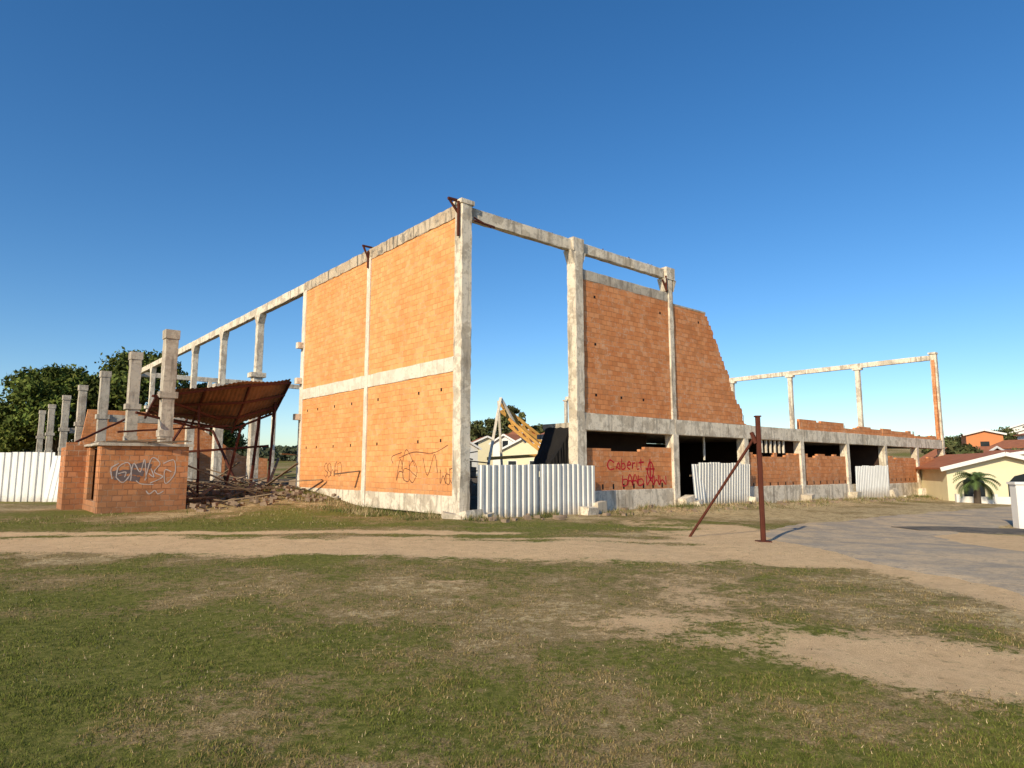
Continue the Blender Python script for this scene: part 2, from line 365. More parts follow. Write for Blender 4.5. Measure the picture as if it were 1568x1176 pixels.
m.member((.14,.42,4.95),(.14,6.25,4.95),.28,.50,jit=.012); m.member((.14,6.55,4.95),(.14,12.64,4.95),.28,.50,jit=.012)
m.obj('gable_mid_beam_and_strips',CONCL,BLD)
m=MB()
m.member((.15,.4,10.17),(.15,12.9,10.17),.30,.46,jit=.02,seg=.25)
m.obj('gable_top_beam_stained',CONCD,BLD)
m=MB(); m.member((.15,12.9,10.17),(.15,51.2,10.17),.30,.44,jit=.01)
la=[19.2,25.6,32.0,38.4,44.8,51.2]
for a in la:
    m.member((.15,a,6.6),(.15,a,9.95),.36,.34); m.member((.1,a,-.3),(.1,a,6.62),.5,.48)
    m.prism([(a-.45,9.95),(a-.17,9.45),(a+.17,9.45),(a+.45,9.95)],'x',-.03,.33)
    m.box(-.3,.5,a-.32,a+.32,6.45,6.7)
for z in (7.3,5.6,3.9): m.box(-.28,.0,12.68,12.95,z-.14,z+.14)
m.member((.3,51.2,10.1),(26,51.2,10.1),.30,.44)
for b in (6.5,13,19.5,26): m.member((b,51.2,-.3),(b,51.2,9.88),.36,.4)
m.member((46,.45,10.12),(46,41,10.12),.28,.40)
for a in (5.95,11.9,17.8,23.7,29.6,35.5,41): m.member((46,a,-.5),(46,a,9.92),.34,.36); m.box(45.75,46.25,a-.35,a+.35,9.75,9.93)
m.member((46,.2,3.0),(46,.2,10.4),.40,.44)
m.box(45.7,46.3,-.04,.5,10.38,10.52)
m.obj('side_and_rear_frame',CONC,BLD)
m=MB(); m.prism([(45.55,3.65),(45.8,3.65),(45.8,9.9),(45.68,9.9),(45.6,8),(45.5,6),(45.45,4.5)],'y',.1,.3)
m2=MB()
for y0,y1 in ((.42,6.26),(6.54,12.64)):
    m2.prism([(y0,.66),(y1,.66),(y1,4.71),(y0,4.71)],'x',.04,.22)
    m2.prism([(y0,5.19),(y1,5.19),(y1,9.96),(y0,9.96)],'x',.04,.22)
m2.obj('gable_brick_infill',BRK,BLD)
def ragtop(x0,x1,zb,f,step=.3):
    o=[(x0,zb),(x1,zb)]; x=x1
    while x>x0+.01:
        z=round(f(x)/.2)*.2+ (.0 if random.random()<.6 else random.choice((-.2,.2)))*.5
        xn=max(x0,x-step*random.choice((1,1,2,3))); o+=[(x,z),(xn,z)]; x=xn
    return o
W=m
W.prism([(5.83,3.64),(11.33,3.64),(11.33,8.85),(5.83,8.85)],'y',.1,.28)
e=[(8.75,14.3),(8.0,14.75),(7.3,15.2),(6.1,15.95),(5.2,16.35),(4.35,17.1),(3.64,17.3)]
def ex(z): return float(np.interp(z,[q[0] for q in e][::-1],[q[1] for q in e][::-1]))
o=[(11.67,3.64)]; z=3.64
while z<8.74:
    x=ex(z+.1)+random.uniform(-.09,.1); z1=min(z+.2,8.75); x2=ex(z1)+random.uniform(-.05,.05)
    o+=[(x,z),(x+random.uniform(-.03,.03),(z+z1)/2),(x*.4+x2*.6,z1)]; z+=.2
o+=[(11.67,8.75)]
W.prism(o,'y',.1,.28)
W.prism(ragtop(5.84,11.28,.68,lambda x:2.28 if x<10.2 else 2.45),'y',.12,.28)
W.prism(ragtop(17.47,22.78,.55,lambda x:2.3),'y',.12,.28)
W.prism(ragtop(23.22,28.58,.5,lambda x:2.25),'y',.12,.28)
W.prism(ragtop(34.82,40.18,.42,lambda x:2.2),'y',.12,.28)
W.prism(ragtop(40.62,45.78,.38,lambda x:2.15),'y',.12,.28)
for x0,x1,h in ((17.4,22.9,3.68),(23.1,28.7,4.15),(28.7,34.5,4.0),(34.6,40.3,3.95),(40.5,45.4,3.85)):
    W.prism(ragtop(x0,x1,3.62,lambda x:h,.6),'y',.14,.3)
W.obj('facade_brick_infill',BRK2,BLD)
m=MB(); m.member((5.83,.19,9.05),(11.33,.19,9.05),.2,.42,jit=.012); m.prism([(11.68,8.752),(14.25,8.752),(14.25,8.83),(11.68,8.83)],'y',.09,.29)
m.member((.3,.2,.0),(.3,-.1,.0),.5,.1)
m.obj('lintel_strips',CONC2,BLD)
m=MB()
for z in (4.1,2.4):
    for y in (1.1,2.5,4.0,5.4,7.6,9.2,10.9,12.0):
        if random.random()<.75: m.box(.036,.1,y,y+.09,z,z+.11)
for z in (4.3,6.3,8.2):
    for x in (6.5,8.0,9.4,10.7,12.4,13.6): 
        if random.random()<.5: m.box(x,x+.1,.096,.2,z,z+.1)
for x in np.arange(6.2,11,.62): m.box(x,x+.09,.116,.2,.72,.92)
for x in np.arange(17.9,45.3,.8):
    if min(abs(x-c) for c in cols_b)>.4 and not 28.4<x<34.8 : m.box(x,x+.1,.116,.2,.62,.8)
m.obj('wall_pockets_painted',DARK,BLD)  # near-black boxes on the wall face; shade inside putlog holes painted as colour
m=MB(); m.box(5.95,11.6,.42,2.5,3.05,3.3); m.box(11.6,46,.42,9,3.052,3.302)
for b in cols_b[3:]: m.member((b,8.6,-.5),(b,8.6,3.04),.35,.35)
m.obj('mezzanine_slab',CONC2,BLD)
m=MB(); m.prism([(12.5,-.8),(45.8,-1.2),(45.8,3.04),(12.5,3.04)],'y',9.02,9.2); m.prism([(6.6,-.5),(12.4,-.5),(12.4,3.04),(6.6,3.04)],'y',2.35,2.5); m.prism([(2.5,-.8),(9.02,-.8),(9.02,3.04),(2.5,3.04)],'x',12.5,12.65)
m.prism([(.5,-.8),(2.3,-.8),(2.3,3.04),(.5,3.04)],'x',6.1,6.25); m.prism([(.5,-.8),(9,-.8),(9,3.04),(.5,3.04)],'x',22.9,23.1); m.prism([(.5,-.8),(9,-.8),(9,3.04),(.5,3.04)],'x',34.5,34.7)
m.obj('partitions_painted_shade',SHADEBLK,BLD)  # darkness of the bays painted in; short walls nearest the opening added for it
m=MB(); m.prism([(-6.5,-.2),(6,-.2),(6,2.2),(4,2.4),(0,5.0),(-2,5.3),(-5.8,5.3)],'y',33.2,33.45)
m.obj('inner_brick_walls',BRK2,BLD)
m=MB(); m.prism([(-6.3,-.3),(1,-.3),(1,2.7),(-6.3,2.7)],'y',32.9,33.18); m.obj('inner_plaster_wall',CONC2,BLD)
m=MB()
for i in range(6): m.member((19.0+.45*i,.2,2.3),(19.0+.45*i,.2,2.95),.1,.1,jit=.003,c=.01)
m.member((14.5,.6,1.9),(14.5,.6,3.0),.08,.08,c=.01); m.member((15.0,2.5,0),(14.7,2.5,3),.1,.1,c=.01)
m.obj('window_mullions',CONCL,BLD)
m=MB()
def stl(p,q,w=.07): m.member(p,q,w,w,jit=.002,c=w*.15)
stl((-.35,.25,10.45),(.12,.25,9.95)); stl((-.40,.25,10.47),(.2,.25,10.5),.09); stl((-.08,.1,9.2),(-.08,.1,10.4),.08)
stl((-.3,6.4,10.5),(-.05,6.4,10.0)); stl((-.3,6.45,10.5),(.2,6.45,10.5)); stl((-.06,6.4,9.6),(-.06,6.4,10.3))
stl((.5,.0,9.85),(1.35,-.05,9.8),.06); stl((.5,.0,9.95),(1.2,-.05,9.75),.04); stl((11.0,.1,9.8),(11.3,.1,9.3),.07); stl((11.2,.05,9.3),(11.2,.05,10.0),.08)
for b in cols_b[3:]:
    for k in range(3): stl((b+.1*(k-1),.2,3.6),(b+.1*(k-1)+random.uniform(-.1,.1),.2,4.0+.2*random.random()),.02)
for x in (2.,3.6,4.5,7.,8.8,10.2):
    for k in range(2): 
        q=random.uniform(-.1,.3); stl((x+q,.24,10.3),(x+q+random.uniform(-.08,.08),.24,10.42),.02)
m.obj('steel_brackets_and_rebar',RUST,BLD)
m=MB()
def chunk(mb,x,y,z,sx,sy,sz,r=None):
    M=Matrix.Translation((x,y,z))@Matrix.Rotation(random.uniform(0,3) if r is None else r,4,'Z')@Matrix.Rotation(random.uniform(-.2,.2),4,'X')@Matrix.Rotation(random.uniform(-.2,.2),4,'Y')
    vs=[]
    for dx,dy,dz in [(-1,-1,-1),(1,-1,-1),(1,1,-1),(-1,1,-1),(-1,-1,1),(1,-1,1),(1,1,1),(-1,1,1)]:
        vs.append(M@Vector((dx*sx/2*random.uniform(.75,1),dy*sy/2*random.uniform(.75,1),dz*sz/2*random.uniform(.75,1))))
    mb.add(vs,[(0,3,2,1),(4,5,6,7),(0,1,5,4),(1,2,6,5),(2,3,7,6),(3,0,4,7)])
chunk(m,.15,-.25,.05,.9,.8,.36,.1); chunk(m,-.35,-.1,.02,.7,.5,.3); chunk(m,.7,-.5,.0,.6,.5,.28)
chunk(m,5.2,-.7,-.05,.8,.5,.5,.1); chunk(m,5.9,-.5,.05,.6,.5,.6); chunk(m,11.7,-.3,.1,.8,.5,.5,.1); chunk(m,12.0,-.5,.0,.8,.7,.3)
for b in cols_b[3:]: chunk(m,b,-.2,-.25+.0,.8,.6,.8,.05); chunk(m,b+.5,-.6,-.1-.01*b,.5,.4,.3)
m.obj('footings',CONC,BLD)

# graffiti
def ribbonstrokes(name,strokes,w,mat,place,parent):
    V=[];F=[]
    for st in strokes:
        P=[Vector((*p,0)) for p in st]; C=[]
        for i in range(len(P)-1):
            p0=P[max(i-1,0)];p1=P[i];p2=P[i+1];p3=P[min(i+2,len(P)-1)]
            for k in range(6):
                u=k/6; C.append(.5*((2*p1)+(p2-p0)*u+(2*p0-5*p1+4*p2-p3)*u*u+(3*p1-p0-3*p2+p3)*u**3))
        C.append(P[-1]); o=len(V)
        for i,c in enumerate(C):
            d=C[min(i+1,len(C)-1)]-C[max(i-1,0)]; d=d.normalized() if d.length>1e-6 else Vector((1,0,0))
            nn=Vector((-d.y,d.x,0))*w/2*(.7+.6*random.random())
            V.append(place(c+nn)); V.append(place(c-nn))
        for i in range(len(C)-1): F.append((o+2*i,o+2*i+1,o+2*i+3,o+2*i+2))
    me=bpy.data.meshes.new(name); me.from_pydata(V,[],F); me.materials.append(mat); ob=bpy.data.objects.new(name,me); sc.collection.objects.link(ob); ob.parent=parent
GD=m_plain('spray_dark',(.16,.07,.04),.5,8,bump=0); GR=m_plain('spray_red',(.52,.02,.035),.4,8,bump=0); GW=m_plain('spray_white',(.62,.54,.50),.6,8,bump=0); GP=m_plain('spray_grey_violet',(.17,.13,.13),.6,6,bump=0)
def scr(x0,z0,w,h,n,seed):
    R=random.Random(seed); S=[]
    for i in range(n):
        cx=x0+w*(i+.5)/n; q=R.randint(0,4); hw=w/n*.6
        if q==0: S.append([(cx-hw,z0+h),(cx-hw,z0),(cx,z0+h*.5),(cx+hw,z0),(cx+hw,z0+h*.9)])
        elif q==1: S.append([(cx+hw,z0+h*.9),(cx-hw*.5,z0+h),(cx-hw,z0+h*.4),(cx,z0),(cx+hw,z0+h*.3)])
        elif q==2: S.append([(cx-hw,z0),(cx,z0+h*1.1),(cx+hw,z0),(cx+hw*.3,z0+h*.45),(cx-hw*.8,z0+h*.4)])
        elif q==3: S.append([(cx-hw,z0+h*.2),(cx+hw,z0+h*.6),(cx,z0+h),(cx-hw,z0+h*.5),(cx,z0-.05),(cx+hw,z0+.1*h)])
        else: S.append([(cx-hw*.6,z0+h),(cx-hw*.6,z0),(cx+hw,z0+h*.15),(cx+hw*.6,z0+h*.6),(cx-hw*.6,z0+h*.55)])
    return S
pl=lambda c:(.036,c.x,c.y)
gs=scr(.3,1.05,.8,.5,3,1)+scr(2.6,1.1,1.3,.7,3,9)+[[(.7,2.3),(1.6,2.05),(2.8,2.1),(3.8,1.9)],[(2.7,1.6),(3.3,2.2),(3.6,1.5)],[(3.6,2.1),(4.3,1.95),(4.2,1.7)],[(1.3,1.4),(1.5,2.0),(1.9,1.3),(2.2,1.9)]]
ribbonstrokes('graffiti_gable',gs,.028,GD,pl,BLD)
ribbonstrokes('graffiti_gable_tag',scr(8.4,1.2,1.6,.55,5,4),.026,GD,pl,BLD)
pr=lambda c:(c.x,.114,c.y)
CB=[[(7.55,1.75),(7.3,1.85),(7.15,1.65),(7.3,1.48),(7.55,1.52)],[(7.65,1.5),(7.8,1.75),(7.9,1.5),(7.7,1.58)],[(8.0,1.9),(8.0,1.5),(8.2,1.55),(8.15,1.72),(8.0,1.7)],
 [(8.35,1.65),(8.55,1.68),(8.45,1.8),(8.33,1.6),(8.5,1.48)],[(8.7,1.8),(8.65,1.5),(8.68,1.7),(8.85,1.75)],[(8.95,1.8),(8.95,1.5),(9.1,1.52)],[(9.2,1.9),(9.2,1.45)],[(9.05,1.75),(9.4,1.78)]]
ribbonstrokes('graffiti_red_text',CB+scr(8.0,.85,1.3,.4,4,5)+scr(9.6,.85,1.2,.4,3,2),.055,GR,pr,BLD)
ribbonstrokes('graffiti_red_symbol',[[(9.6,1.35),(9.75,1.75),(9.95,1.7),(10.0,1.3),(9.8,1.1),(9.6,1.35)],[(9.8,1.9),(9.8,1.0)],[(9.5,1.5),(10.1,1.5)]],.07,GR,pr,BLD)

# ------------------------------------------------ annex with canopy
ANX=empty('concrete_column_annex',(CX,CY,0),ROT)
m=MB()
for a in (11.2,17.8,25.9,34.3,42.5,52,60):
    m.member((-6.04,a,-.3),(-6.04,a,6.9),.46,.46,jit=.014); m.member((-6.04,a,6.6),(-6.04,a,6.95),.54,.52)
    m.box(-6.36,-5.72,a-.27,a+.27,4.25,4.5); m.box(-6.30,-5.78,a-.26,a+.26,2.75,3.0)
m.member((-5.7,25.9,4.3),(-.2,25.9,4.3),.3,.4);m.member((-5.7,42.5,4.3),(-.2,42.5,4.3),.3,.4); m.member((-5.7,34.3,4.3),(-.2,34.3,4.3),.3,.4)
m.obj('annex_columns',CONC2,ANX)
CAN=empty('collapsed_sheet_canopy',(CX,CY,0),ROT)
def canopy():
    up=[(11.3,-6.4,4.45),(11.8,-4.5,4.9),(12.6,-2.4,5.35),(13.6,-.2,5.75)]
    lo=[(17.2,-5.6,4.1),(15.6,-4.0,3.7),(14.6,-2.5,3.4),(15.2,-.4,4.3)]
    n=120;mm=8;V=[];F=[]
    for i in range(n+1):
        t_=i/n
        A=np.array([np.interp(t_,[0,.33,.66,1],[q[k] for q in up]) for k in range(3)])
        B=np.array([np.interp(t_,[0,.33,.66,1],[q[k] for q in lo]) for k in range(3)])
        for j in range(mm+1):
            s=j/mm; q=A*(1-s)+B*s; zz=q[2]+.02*math.sin(i*1.6)+.15*math.sin(s*3.1)*(-1)+.05*math.sin(i*.11+s*4)
            V.append((q[1],q[0],zz))
    for i in range(n):
        for j in range(mm): F.append((i*(mm+1)+j,(i+1)*(mm+1)+j,(i+1)*(mm+1)+j+1,i*(mm+1)+j+1))
    mb=MB(); mb.add(V,F); mb.obj('corrugated_sheet',RUSTSH,CAN,fixn=False)
    k=MB()
    for s in (0.02,.33,.66,.98):
        P=[]
        for t_ in (0,.33,.66,1):
            A=np.array([np.interp(t_,[0,.33,.66,1],[q[c] for q in up]) for c in range(3)]);B=np.array([np.interp(t_,[0,.33,.66,1],[q[c] for q in lo]) for c in range(3)])
            q=A*(1-s)+B*s; P.append((q[1],q[0],q[2]-.12-.15*math.sin(s*3.1)))
        for i in range(3): k.member(P[i],P[i+1],.08,.1,c=.01,jit=.003)
    for i in range(4): k.member((up[i][1],up[i][0],up[i][2]-.12),(lo[i][1],lo[i][0],lo[i][2]-.25),.08,.1,c=.01,jit=.003)
    k.obj('purlins',RUST,CAN)
canopy()
DEB=empty('debris_pile',(CX,CY,0),ROT)
m=MB(); k=MB()
for i in range(420):
    a=random.uniform(8,22); b=random.uniform(-5.5,.0)
    x,y=wld(b,a); z=tzf(x,y)+abs(random.gauss(0,.1))
    s=random.uniform(.06,.3); chunk(m,b,a,z,s,s*random.uniform(.4,1),s*.6)
for i in range(260):
    a=random.uniform(5,30); b=random.uniform(1,10)
    x,y=wld(b,a); s=random.uniform(.2,1.0); chunk(m,b,a,tzf(x,y)+.1+1.3*random.random()*math.exp(-((a-10)/5)**2),s,s*.8,s*.6)
for i in range(110):
    a=random.uniform(.2,47); b=-random.uniform(.4,1.8); x,y=wld(a,b); s=random.uniform(.05,.3)
    chunk(m,a,b,tzf(x,y)+.03,s,s*.8,s*.6)
for i in range(80):
    a=random.uniform(9,20); b=random.uniform(-5.5,-1.2); x,y=wld(b,a); z=tzf(x,y)
    t1=random.uniform(0,6.28); L=random.uniform(1,3.2); dz=random.choice((0,0,.2,.6,1.3))*random.random()
    p=Vector((b,a,z+.1+.3*random.random())); k.member(p,p+Vector((math.cos(t1)*L,math.sin(t1)*L,dz)),.12,.04,c=.005,jit=.003)
for i in range(60):
    a=random.uniform(4,14); b=random.uniform(1,6); x,y=wld(b,a); t1=random.uniform(0,6.28); L=random.uniform(1,3)
    p=Vector((b,a,tzf(x,y)+random.uniform(.3,2.1))); k.member(p,p+Vector((math.cos(t1)*L,math.sin(t1)*L,random.uniform(-.6,.6))),.12,.05,c=.005,jit=.003)
m.obj('rubble_chunks',RUBBLE,DEB); k.obj('timber_planks',WOOD,DEB)
m=MB()
for p,q,w in [((-6.6,11,4.3),(-3.2,14,3.7),.09),((-7.2,10.6,3.6),(-4.0,12.5,3.1),.08),((-7.6,11.5,2.9),(-3.5,11.8,3.3),.07),((-3.2,13,0.4),(-2.7,12.6,3.4),.1),((-1.0,13.8,.5),(-.5,14.6,5.2),.1),((-4.4,12.4,.3),(-4.6,12.2,4.1),.08),
  ((-5,20,.5),(-2,24,4.5),.1),((-8.4,16,2.6),(-5.5,19,4.2),.08),((-1.4,15,.5),(-1.1,15,4.1),.12),((-4.8,16,2.2),(-.6,15,2.6),.1),((-.9,18,.4),(-1.8,20,3.5),.1)]:
    m.member(p,q,w,w,c=.01,jit=.01)
m.obj('leaning_props',RUST,DEB)
TR=empty('collapsed_steel_truss',(0,0,0))
m=MB()
def truss(p,q,h,n):
    p=Vector(p);q=Vector(q);up=Vector((0,0,h))
    m.member(p,q,.16,.18,c=.02,jit=.01); m.member(p+up,q+up*.6,.16,.18,c=.02,jit=.01)
    for i in range(n):
        a=p.lerp(q,i/n);b=p.lerp(q,(i+1)/n); hh=up*(1-.4*i/n)
        m.member(a,b+hh,.08,.08,c=.01); m.member(a+hh,b,.08,.08,c=.01)
truss((-.8,44,5.3),(2.4,45,3.0),.5,7); truss((-.2,43.5,4.3),(2.8,42,1.8),.45,6)
m.member((-1.6,42,2.1),(3.2,42.5,2.4),.12,.2,c=.02)
m.obj('orange_lattice',RUSTR,TR)
m=MB(); m.member((-.75,43,6.1),(-1.8,41.5,0),.18,.18,c=.02); m.member((-.75,43,6.1),(.9,44.5,3.2),.16,.16,c=.02); m.member((-.9,43,5.9),(-.6,44.8,0),.16,.16,c=.02); m.obj('grey_legs',CONCL,TR)
TARP=empty('black_tarpaulin',(CX,CY,0),ROT)
m=MB(); V=[];F=[]
for i in range(17):
    for j in range(9):
        u,v_=i/16,j/8; V.append((4.85+1.1*u,.9+1.4*v_+.06*random.random(),1.65+1.45*u**1.3+.12*math.sin(6*u+7*v_)*(1-u)+.07*random.random()-.5*v_*(1-u)))
for i in range(16):
    for j in range(8): F.append((i*9+j,(i+1)*9+j,(i+1)*9+j+1,i*9+j+1))
for i in range(17):
    V.append((4.85+1.1*i/16,.88-.12*(i%2),-.2))
for i in range(16): F.append((153+i,154+i,(i+1)*9,i*9))
m.add(V,F); m.obj('sheet',BLACKP,TARP,smooth=False,fixn=False)

# ------------------------------------------------ corrugated fences
def safe(mb,p0,p1,z0,z1,pitch=.25,dep=.04,lean=0.,wob=.02,gapj=.0):
    p0=Vector((*p0,0));p1=Vector((*p1,0)); d=p1-p0; L=d.length; d.normalize(); nn=Vector((d.y,-d.x,0))
    prof=[(0,0),(.38,0),(.5,1),(.88,1)]
    V=[];F=[];x=0;k=0
    pts=[]
    while x<L:
        for (u,h) in prof:
            if x+u*pitch<=L: pts.append((x+u*pitch,h*dep,k//4))
        x+=pitch; k+=1
    offs={}
    for (s,h,pn) in pts:
        if pn not in offs: offs[pn]=(random.uniform(-gapj,gapj),random.uniform(-wob,wob),random.uniform(-wob,wob))
        o=offs[pn]
        q=p0+d*s+nn*(h+o[1]*.5); qt=p0+d*(s+o[2]*.3)+nn*(h+lean+o[1])
        V.append((q.x,q.y,z0)); V.append(((q.x+qt.x)/2,(q.y+qt.y)/2,(z0+z1)/2)); V.append((qt.x,qt.y,z1+o[0]))
    for i in range(len(pts)-1):
        for j in range(2): F.append((3*i+j,3*i+3+j,3*i+4+j,3*i+1+j))
    mb.add(V,F)
FN=empty('corrugated_metal_fence',(CX,CY,0),ROT)
m=MB()
safe(m,(.40,-.42),(3.0,-.46),-.3,1.66,gapj=.02); safe(m,(2.98,-.50),(5.75,-.50),-.35,1.66,gapj=.03)
m.obj('sheets',ZINC,FN,fixn=False)
m=MB(); m.member((.6,-.36,1.2),(5.7,-.40,1.2),.05,.08,c=.01); m.member((.6,-.36,.2),(5.7,-.40,.2),.05,.08,c=.01)
for x in (.7,2.9,5.3): m.member((x,-.3,-.4),(x,-.3,1.6),.08,.08,c=.01)
m.obj('rails',WOOD,FN)
FN2=empty('corrugated_metal_fence',(CX,CY,0),ROT)
m=MB(); safe(m,(12.7,-.15),(17.0,-.12),-.35,1.75,lean=.1,gapj=.04,pitch=.22); safe(m,(12.25,-.35),(13.2,-.28),-.3,1.7,lean=-.15,pitch=.22)
m.obj('sheets',ZINC,FN2,fixn=False)
m=MB(); m.member((12.5,.05,1.2),(17,.05,1.25),.05,.08,c=.01); m.obj('rails',WOOD,FN2)
FN3=empty('corrugated_metal_fence',(CX,CY,0),ROT)
m=MB(); safe(m,(29.2,-.1),(34.2,-.15),-.7,1.65,lean=.05,gapj=.05,pitch=.24)
m.obj('sheets',ZINCW,FN3,fixn=False)
FN4=empty('corrugated_metal_fence',(0,0,0),0)
m=MB(); safe(m,(-52,29.6),(-21.3,30.6),-.05,2.25,gapj=.02,pitch=.3,dep=.05); safe(m,(-21.2,29.9),(-19.6,29.5),-.02,2.1,gapj=.02,lean=-.35,pitch=.3)
m.obj('sheets',ZINCW,FN4,fixn=False)
m=MB(); m.member((-52,29.75,1.8),(-22,30.75,1.8),.05,.08,c=.01)
for i in range(12): m.member((-51+2.6*i,29.8+.087*i,0),(-51+2.6*i,29.8+.087*i,2.2),.09,.09,c=.01)
m.obj('posts',WOOD,FN4)

# ------------------------------------------------ brick hut
HUT=empty('brick_hut',(-14.1,22.5,0),ROT)
m=MB()
m.prism([(0.02,-.1),(2.8,-.1),(2.8,2.32),(0.02,2.32)],'y',.0,.15)
m.prism([(.15,-.1),(.75,-.1),(.75,2.32),(.15,2.32)],'x',.004,.155)
m.prism([(.75,-.1),(2.3,-.1),(2.3,.4),(.75,.4)],'x',.006,.15)
m.prism([(2.3,-.1),(4.6,-.1),(4.6,2.32),(2.3,2.32)],'x',.004,.155)
m.prism([(.16,-.1),(4.6,-.1),(4.6,2.32),(.16,2.32)],'x',2.62,2.79)
m.prism([(.16,-.1),(2.6,-.1),(2.6,2.32),(.16,2.32)],'y',4.45,4.6)
m.prism([(-.65,-.1),(.0,-.1),(.0,2.42),(-.3,2.42),(-.3,2.5),(-.65,2.5)],'y',3.1,3.25)
m.prism([(3.26,-.1),(4.6,-.1),(4.6,2.32),(3.26,2.32)],'x',-.646,-.5)
m.obj('walls',BRK3,HUT)
m=MB(); m.member((1.43,-.1,2.375),(1.43,4.75,2.375),3.05,.1,jit=.012); m.obj('roof_slab',CONC2,HUT)
m=MB()
for i in range(14):
    x=random.uniform(-.1,2.2); y=random.uniform(0,3.5); t1=random.uniform(-.4,.4); L=random.uniform(.8,1.9)
    m.member((x,y,2.47),(x+L*math.cos(t1),y+L*math.sin(t1),2.50+random.random()*.12),.12,.04,c=.005)
m.obj('boards_on_roof',WOOD,HUT)
mp=lambda x,z:((x-1.25)*1.12+1.3,(z-1.3)*1.2+1.35)
ph=lambda c:(mp(c.x,c.y)[0],-.004,mp(c.x,c.y)[1]); ph2=lambda c:(mp(c.x,c.y)[0],-.008,mp(c.x,c.y)[1])
S=[[(.55,1.2),(.6,1.5),(.85,1.62),(.95,1.35),(.75,1.05),(.55,1.2)],[(.95,1.1),(1.0,1.6),(1.2,1.35),(1.3,1.72),(1.38,1.15)],[(1.35,1.1),(1.5,1.75),(1.75,1.6),(1.6,1.35),(1.85,1.2),(1.5,1.02)],[(1.85,1.6),(2.15,1.7),(2.2,1.3),(1.95,1.0),(1.9,1.4),(2.1,1.35)],
   [(.6,1.3),(.8,1.35),(.78,1.2)],[(1.1,1.1),(1.25,1.0),(1.6,.98)],[(.45,1.15),(.4,1.45),(.6,1.6)],[(1.45,1.3),(1.6,1.2),(1.5,1.45)],[(1.4,.8),(1.5,.7),(1.65,.8),(1.75,.7),(1.9,.78)]]
ribbonstrokes('graffiti_fill',[[(.45,1.3),(.9,1.36),(1.3,1.3)],[(.5,1.18),(1.0,1.16),(1.2,1.12)],[(.9,1.5),(1.3,1.55),(1.5,1.5)]],.15,GP,ph,HUT)
ribbonstrokes('graffiti_lines',S,.028,GW,ph2,HUT)

# ------------------------------------------------ rusty post with brace
P=empty('rusty_steel_post',(5.63,14.95,tzf(5.63,14.95)))
m=MB(); m.member((0,0,-.3),(0,0,2.8),.10,.10,c=.02,jit=.002); m.box(-.065,.065,-.065,.065,2.8,2.83); m.box(-.14,.14,-.14,.14,-.04,.025); m.obj('post',RUST,P)
m=MB(); m.member((-.06,.05,2.35),(-1.3,1.35,-.05),.055,.055,c=.01,jit=.002); m.member((-.06,.0,2.2),(-.13,.07,2.45),.08,.08,c=.01); m.obj('diagonal_brace',RUST,P)

# ------------------------------------------------ trees
LEAF=m_attr('leaf_mat')
def tree(name,x,y,H,R,trunk_h,nclump,nleaf,leaf,base=(.05,.075,.022),seed=1,squash=.8,low=.25):
    R_=np.random.default_rng(seed); z=tzf(x,y); T=empty(name,(x,y,z)); m=MB(); rr=random.Random(seed)
    m.tube([(0,0,-.3),(.05*H*.1,0,trunk_h*.5),(.1,.1,trunk_h),(0,.1,H*.7)],[H*.028,H*.022,H*.018,H*.006],8)
    cen=[]
    for i in range(nclump):
        th=R_.uniform(0,6.283); el=R_.uniform(-.35,1)**1; rad=R*(.35+.65*R_.random()**.6)
        cz=H*low+ (H*(1-low))*.5+ (H*(1-low))*.46*el*squash/.8
        k=math.sqrt(max(.08,1-max(0,el)**2)); c=(rad*k*math.cos(th),rad*k*math.sin(th),cz); cen.append(c)
        if i%2==0:
            st=(0,0,trunk_h*rr.uniform(.6,1.3)); mid=(c[0]*.45,c[1]*.45,(st[2]+c[2])*.52)
            m.tube([st,mid,c],[H*.010,H*.006,H*.002],5)
    m.obj('trunk_and_limbs',BARK,T,smooth=True)
    cen=np.array(cen); ci=R_.integers(0,nclump,nleaf); cr=R*R_.uniform(.16,.4,nclump)
    d=R_.normal(size=(nleaf,3)); d/=np.linalg.norm(d,axis=1)[:,None]; rad=R_.random(nleaf)**.5*(1+.35*R_.random(nleaf)**4)
    p=cen[ci]+d*(cr[ci]*rad)[:,None]*np.array([1,1,.75])
    u=R_.normal(size=(nleaf,3)); u/=np.linalg.norm(u,axis=1)[:,None]; w=np.cross(u,R_.normal(size=(nleaf,3))); w/=np.linalg.norm(w,axis=1)[:,None]
    s=leaf*R_.uniform(.5,1.2,nleaf)[:,None]
    V=np.stack([p-u*s,p+w*s*.45,p+u*s,p-w*s*.45],1).reshape(-1,3)
    cl=R_.uniform(.5,1.5,nclump)[ci]*R_.uniform(.7,1.3,nleaf)*(.5+.6*rad)
    c=np.array(base)[None]*cl[:,None]; c[:,0]*=1+.3*R_.random(nleaf)
    fastmesh('foliage',V,np.arange(nleaf*4).reshape(-1,4),LEAF,np.repeat(c,4,0),T)
    return T
tree('broadleaf_tree',-50,72,12.3,5.5,4,70,26000,.3,(.08,.12,.026),seed=1,low=.1)
tree('broadleaf_tree',-42,74,13.8,6.0,4,60,24000,.3,(.07,.10,.024),seed=2,low=.1)
tree('broadleaf_tree',-56.5,74,8.6,4.5,3,50,18000,.3,(.09,.125,.028),seed=3,low=.05)
tree('broadleaf_tree',-61.5,72,6,4,2.5,40,14000,.28,(.08,.12,.026),seed=4,low=.05)
tree('broadleaf_tree',-36,78,11,4.5,3,45,16000,.3,(.07,.095,.024),seed=5,low=.05)
def far_tree(name,x,y,H,R,seed): tree(name,x,y,H,R,H*.35,26,5000,.4,(.07,.09,.035),seed=seed,low=.15)
